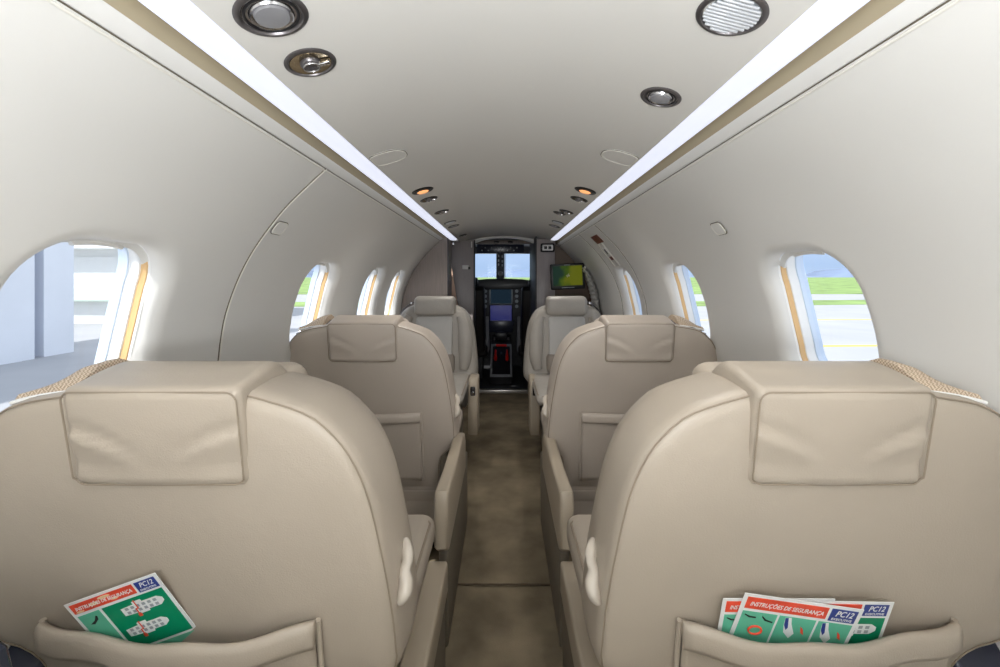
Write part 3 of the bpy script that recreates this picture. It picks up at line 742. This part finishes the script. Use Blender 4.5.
# monitor
def mon():
    c = Vector(px(567.5, 276.5, 3.55)); o = thing('monitor', 'small black monitor showing a green map above the far right seat', 'monitor', c)
    rot = Matrix.Rotation(math.radians(-2.5), 3, 'Y') @ Matrix.Rotation(math.radians(-4), 3, 'Z')
    # Y-rotation by a negative angle turns the right side up as seen from the aisle
    T = lambda g: xf(g, lambda v: rot @ v)
    link('housing', T(box(-.136, .136, -.012, .03, -.103, .103, .010, 3)), M['black'], o)
    link('screen', T(box(-.116, .116, -.0135, -.011, -.072, .085, .001)), M['map'], o)
    link('map_symbol', T(join(box(-.012, .018, -.0145, -.013, .004, .007), box(-.004, -.001, -.0145, -.013, -.006, .017), box(.008, .011, -.0145, -.013, .0, .022))), M['white'], o, smooth=False)
    link('bezel_badge', T(box(-.024, .024, -.0145, -.011, .089, .095, .001)), M['grey_print'], o)
    link('bottom_bar', T(box(-.05, .05, -.0145, -.011, -.092, -.086, .001)), M['grey_print'], o)
    link('mount_arm', T(tube([(0, .03, 0), (0, .12, 0), (.02, .31, 0)], .014)), M['black'], o)
mon()
# gathered curtain on the right side wall
cu = thing('curtain', 'pleated cream curtain gathered against the right wall beside the monitor', 'curtain', (.70, 3.5, .4))
rings = []; nz = 60
for j in range(nz+1):
    s = s_of_z(.12)+(s_of_z(-.45)-s_of_z(.12))*j/nz; row = []
    prof = [(-.01, -.02), (-.045, -.10), (-.06, -.02), (-.05, .07), (-.01, .10), (.0, .04)]
    sc = .55+.45*min(1, j/20)
    for dpt, dy in prof:
        row.append(wp(1, 3.52+dy*sc, s, dpt*sc-.004+.004*math.sin(j*1.55))-cu.location)
    rings.append(row)
link('fabric', loft(rings), M['liner'], cu)
link('curtain_tieback', loft([[v*1.0 for v in rings[40]], rings[42]], False, False), M['darkchrome'], cu)
# right-hand emergency exit marks
def on_wall(side, y0, y1, z0, z1, d, thick=.003):
    sa, sb = s_of_z(z1), s_of_z(z0); V = []
    n = 6; rows = []
    for j in range(n+1):
        s = sa+(sb-sa)*j/n
        rows.append([wp(side, y0, s, -d), wp(side, y1, s, -d), wp(side, y1, s, -d-thick), wp(side, y0, s, -d-thick)])
    return loft(rows)
ex = tag(link('exit_sign', on_wall(1, 2.50, 2.66, .222, .262, .0005), M['exitred'], angle=30), 'dark red exit sign on the right sidewall under the light strip', 'sign')
eh = thing('emergency_exit_release', 'flush emergency exit handle with white label and small red mark on the right wall', 'exit handle', wp(1, 2.62, s_of_z(.17)))
link('handle_frame', xf(tube([wp(1, 2.62+a, s_of_z(.155)+b, -.001) for a, b in rrect(.055, .085, .012, 4)], .0022, 6, True), lambda v: v-eh.location), M['bead'], eh)
link('handle_label', xf(on_wall(1, 2.59, 2.65, .150, .195, .0005), lambda v: v-eh.location), M['white'], eh)
link('handle_text', xf(on_wall(1, 2.61, 2.625, .158, .188, .003), lambda v: v-eh.location), M['ink'], eh)
link('handle_mark', xf(on_wall(1, 2.60, 2.65, .122, .142, .0005), lambda v: v-eh.location), M['exitred'], eh)

# ------------------------------------------------------------------ cockpit
struct(link('wall_cockpit', join(*[box(q, q+.05, *r) for q in (-.75, .70) for r in ((4.24, 5.7, -.1, .98), (4.24, 5.7, 1.45, 1.6), (4.24, 4.55, .98, 1.45), (5.35, 5.7, .98, 1.45))], box(-.70, .70, 5.62, 5.66, -.1, H+.01),
       box(-.70, .70, 5.60, 5.66, H+.345, 1.6), box(-.70, -.38, 5.60, 5.66, H+.045, H+.345), box(.34, .70, 5.60, 5.66, H+.045, H+.345)), M['darkgrey'], smooth=False), 'dark cockpit walls')
struct(link('ceiling_cockpit', box(-.75, .75, 4.12, 5.7, H+.43, H+.47), M['darkgrey'], smooth=False), 'cockpit roof')
struct(link('floor_cockpit', box(-.72, .72, 4.26, 5.65, -.06, -.01), M['darkgrey'], smooth=False), 'dark cockpit floor')
struct(link('wall_doorway', join(box(-.75, -.60, 4.05, 4.24, 0, 1.5), box(.436, .78, 3.92, 4.24, 0, 1.5)), M['laminate'], smooth=False), 'bulkhead beside the doorway')
# arch over the doorway
poly = [(-.30+.6*i/20, H+.395-.058*abs(-1+2*i/20)**2.4) for i in range(21)]
struct(link('trim_%d' % k, prism([(-.30, H+.46)]+poly+[(.30, H+.46)], 4.06, 4.13, 'y'), M['liner'], smooth=False), 'cream arch over the cockpit doorway'); k += 1
hd = thing('cockpit_header', 'brownish panel with two black air outlets above the cockpit overhead panel', 'panel', (0, 4.5, H+.36))
link('panel', prism([(-.30, .014), (.30, .014), (.26, .055), (-.26, .055)], .0, .03, 'y', .003), M['laminate'], hd)
for a in (-.075, .065):
    link('air_outlet', xf(lathe([(.026, 0), (.026, .008), (.018, .014), (.0005, .015)], 20), lambda v: (v.x+a, -v.z, v.y*.5+.034)), M['black'], hd)
ov = thing('overhead_panel', 'dark overhead instrument panel above the windshield', 'instrument panel', (0, 4.9, H+.30))
link('panel', xf(box(-.30, .22, 0, .10, .005, .130, .008), lambda v: v), M['navy'], ov)
g = [box(-.25+.035*i, -.235+.035*i, -.006, 0, .03+.03*(i % 2), .045+.03*(i % 2), .001) for i in range(12)]
link('switches', join(*g), M['grey_print'], ov)
ws = thing('windshield', 'two-pane cockpit windshield with a centre post', 'windshield', (0, 5.6, H+.19))
link('pane', box(-.385, -.095, 0, .006, -.18, .16), M['glass'], ws, smooth=False)
link('pane', box(.015, .345, 0, .006, -.18, .16), M['glass'], ws, smooth=False)
link('centre_post', box(-.097, .005, -.06, .02, -.18, .16, .012), M['darkgrey'], ws)
link('pane_edge', box(-.380, -.372, -.01, .004, -.15, .16), M['bluewhite'], ws); link('pane_edge', box(.008, .018, -.01, .004, -.15, .16), M['bluewhite'], ws)
cp = link('compass', xf(lathe([(.032, 0), (.032, .05), (.026, .06), (.0005, .06)], 20), lambda v: (v.x-.044, -v.z-.06, v.y-.10)), M['black'], ws)
for i, zz in enumerate((.11, .05, .0)):
    link('post_instrument', box(-.075+.0*i, -.06, -.075, -.06, zz, zz+.03, .003), M['white'], ws); link('post_instrument', box(-.03, -.012, -.075, -.06, zz-.01, zz+.02, .003), M['grey_print'], ws)
pn = thing('instrument_panel', 'dark cockpit instrument panel with a black and a blue screen', 'instrument panel', (0, 5.25, H-.30))
gl = [(-.60, .28), (-.42, .305), (-.2, .325), (.02, .330), (.2, .322), (.40, .30), (.60, .30), (.60, .20), (-.60, .20)]
link('glareshield', prism(gl, -.03, .37, 'y', .01), M['black'], pn)
link('panel', box(-.60, .60, 0, .05, -.26, .22, .01), M['darkgrey'], pn)
def scr(cx, w_, z0, z1, m, nmz):
    f = link('screen_bezel', box(cx-w_/2-.014, cx+w_/2+.014, -.016, 0, z0-.012, z1+.012, .005), M['grey_print'] if nmz else M['black'], pn); link('screen', box(cx-w_/2, cx+w_/2, -.019, -.014, z0, z1), m, f, smooth=False)
scr(-.035, .245, .035, .235, M['screendark'], 1); scr(-.035, .25, -.165, .012, M['screenblue'], 0)
scr(-.42, .25, -.02, .17, M['screendark'], 0); scr(.34, .25, -.02, .17, M['screendark'], 0)
g = [xf(lathe([(.02, 0), (.02, .012), (.0005, .014)], 16), lambda v, a=a, b=b: (v.x+a, -v.z, v.y+b)) for a in (-.22, .15) for b in (.18, .12, .06, .0)]
link('gauges', join(*g), M['grey_print'], pn)
link('lower_panel', prism([(-.17, -.30), (.10, -.30), (.12, -.165), (-.19, -.165)], -.06, .0, 'y', .01), M['navy'], pn)
pd = thing('centre_pedestal', 'cockpit centre pedestal with silver frame and red levers', 'pedestal', (-.04, 4.62, 0))
def ped(y): return .075+(y)*.62   # sloping top
link('body', prism([(-.05, 0), (-.05, .07), (.40, .35), (.62, .42), (.62, 0)], -.105, .125, 'x', .008), M['black'], pd)
def slope(x0, x1, y0, y1, lift, t):
    def z(y): return .07+(y+.05)*(.28/.45)
    V = [(x, y, z(y)+l) for x in (x0, x1) for y in (y0, y1) for l in (lift, lift+t)]
    return [V, [(0, 1, 3, 2), (4, 6, 7, 5), (0, 4, 5, 1), (2, 3, 7, 6), (0, 2, 6, 4), (1, 5, 7, 3)]]
link('silver_frame', join(slope(-.105, -.085, -.04, .38, .001, .012), slope(.105, .125, -.04, .38, .001, .012), slope(-.105, .125, -.05, -.03, .001, .012), slope(-.105, .125, .36, .38, .001, .012)), M['sheepskin'], pd, smooth=False)
link('placard', slope(-.05, .07, .345, .372, .013, .004), M['lever_red'], pd, smooth=False)
for a in (-.05, .072):
    lv = link('lever', tube([(a, .23, .25), (a, .20, .30), (a, .17, .33)], .006), M['chrome'], pd)
    link('lever_grip', tube([(a, .175, .315), (a, .13, .28), (a, .07, .245), (a, .05, .225)], [.010, .013, .019, .014], 12), M['lever_red'], lv)
link('lever', tube([(.01, .20, .25), (.01, .16, .29), (.01, .14, .28)], .008), M['chrome'], pd)
link('control_knobs', join(*[xf(lathe([(.014, 0), (.012, .03), (.0005, .032)], 14), lambda v, a=a: (v.x+a, v.y+.50, v.z+.38)) for a in (-.07, -.03, .02, .06, .09)]), M['darkchrome'], pd)
link('throttle_quadrant', box(-.06, .08, .44, .52, .39, .47, .01), M['black'], pd)
for sg in (-1, 1):
    nm = 'left' if sg < 0 else 'right'
    c = thing('pilot_seat', 'dark %s pilot seat with pale grey side rail' % nm, 'seat', (sg*.36-.01, 4.72, 0))
    link('backrest', prism([(-.03, .30), (.05, .30), (.0, .95), (-.06, 1.0), (-.12, .96)], -.17, .17, 'x', .03, 3), M['black'], c)
    link('headrest', box(-.10, .10, -.13, -.04, 1.0, 1.10, .03, 3) if sg < 0 else box(-.10, .10, -.13, -.04, .99, 1.08, .03, 3), M['black'], c)
    link('seat_cushion', box(-.20, .20, .0, .45, .25, .38, .03, 3), M['black'], c)
    link('side_rail', prism([(.02, .30), (.30, .28), (.30, .42), (.16, .48), (.14, .66), (.06, .68), (.05, .48), (.02, .42)], -sg*.205, -sg*.175, 'x', .006), M['sheepskin'], c)
    link('seat_pedestal', box(-.14, .14, .05, .35, 0, .25, .01), M['darkgrey'], c)

# ------------------------------------------------------------------ outside
GZ = H-2.30
def ground_mat():
    m = bpy.data.materials.new('airfield'); m.use_nodes = True; n = m.node_tree; b = n.nodes['Principled BSDF']; b.inputs['Roughness'].default_value = .9
    tc = n.nodes.new('ShaderNodeTexCoord'); t = n.nodes.new('ShaderNodeTexNoise'); t.inputs['Scale'].default_value = .35; t.inputs['Detail'].default_value = 8
    n.links.new(tc.outputs['Object'], t.inputs['Vector'])
    r = n.nodes.new('ShaderNodeValToRGB'); r.color_ramp.elements[0].color = (.30, .31, .33, 1); r.color_ramp.elements[1].color = (.44, .44, .45, 1)
    n.links.new(t.outputs['Fac'], r.inputs[0]); n.links.new(r.outputs[0], b.inputs['Base Color']); return m
def grass_mat():
    m = mat('grass', (.21, .31, .09), .95, vary=.35, vscale=.25); return m
struct(link('ground_apron', [[(-400, -60, GZ), (400, -60, GZ), (400, 500, GZ), (-400, 500, GZ)], [(0, 1, 2, 3)]], ground_mat(), smooth=False), 'pale concrete apron')
gm = grass_mat()
def slab_poly(pts, z0, z1): return prism([(a, b) for a, b in pts], z0, z1, 'z')
struct(link('ground_grass', slab_poly([(-260, 46), (10, 39), (40, 44), (400, 60), (400, 75), (60, 56), (30, 52), (8, 47), (-260, 60)], GZ, GZ+.02), gm, smooth=False), 'near strip of grass')
struct(link('ground_field', slab_poly([(-300, 70), (400, 85), (400, 95), (-300, 95)], GZ, GZ+.08), gm, smooth=False), 'grass field beyond the taxiway')
struct(link('ground_bank', prism([(80, GZ+.05), (90, GZ+.2), (300, GZ+4.3), (480, GZ+6.2), (490, GZ)], -300, 430, 'x'), gm, smooth=False), 'low grassy rise')
ymark = mat('yellow_paint', (.75, .52, .08), .7)
struct(link('ground_line', join(slab_poly([(2, 15.2), (60, 17.4), (60, 17.65), (2, 15.45)], GZ, GZ+.015), slab_poly([(2, 25.6), (60, 27.6), (60, 27.9), (2, 25.9)], GZ, GZ+.012)), ymark, smooth=False), 'yellow taxi line')
hm = mat('hills', (.17, .22, .32), 1, vary=.2, vscale=.01)
V = []; F = []
for i in range(121):
    x = -1400+2800*i/120; h = 16+13*math.sin(i*.21)+8*math.sin(i*.53+1)+4*math.sin(i*1.3)
    V += [(x, 900, -4), (x, 940, h), (x, 1100, h*.9), (x, 1150, -4)]
for i in range(120):
    for j in range(3): F.append((i*4+j, i*4+j+1, i*4+4+j+1, i*4+4+j))
tag(link('distant_hills', [V, F], hm), 'hazy blue hills on the horizon beyond the airfield', 'hills')
hangar_m = mat('hangar_sheet', (.84, .85, .88), .6, vary=.04, vscale=.6)
hg = thing('hangar', 'pale blue-grey hangar with tall sliding doors outside the left window', 'hangar', (-14.2, 11, GZ))
link('door_leaf', box(.10, .40, -30.0, 1.72, 0, 9), hangar_m, hg, smooth=False)
link('door_leaf', box(.05, .35, 1.74, 2.10, 0, 9), hangar_m, hg, smooth=False)
link('door_leaf', box(-.1, .25, 2.46, 3.4, 0, 9), hangar_m, hg, smooth=False)
g = [box(.26, .275, -8.5+1.1*i, -8.47+1.1*i, .3, 9) for i in range(8)]
link('door_gap', box(-.3, -.1, 1.5, 3.3, 0, 9), mat('gap', (.22, .28, .42), .8), hg, smooth=False)
link('roof_edge', box(-6, .5, -30.2, 3.7, 9, 9.6), hangar_m, hg, smooth=False)
hb = thing('terminal_building', 'white low building with pale window band beyond the hangar door', 'building', (-24, 24, GZ))
link('wall', box(-10, 6.0, 0, 8, 0, 2.6), M['white'], hb, smooth=False)
link('roof', box(-10.5, 6.6, -1.0, 8, 4.0, 8.5), M['white'], hb, smooth=False)
link('window', box(-9, 5.5, -.1, .1, 1.6, 3.6), M['white'], hb, smooth=False)
link('wall', box(-10, 6.0, 0.05, 8, 3.5, 4.05), M['white'], hb, smooth=False)
link('hedge', box(-9, 5, -.6, -.1, 1.2, 2.0, .1), mat('pale_green', (.66, .76, .68), .9), hb, smooth=False)
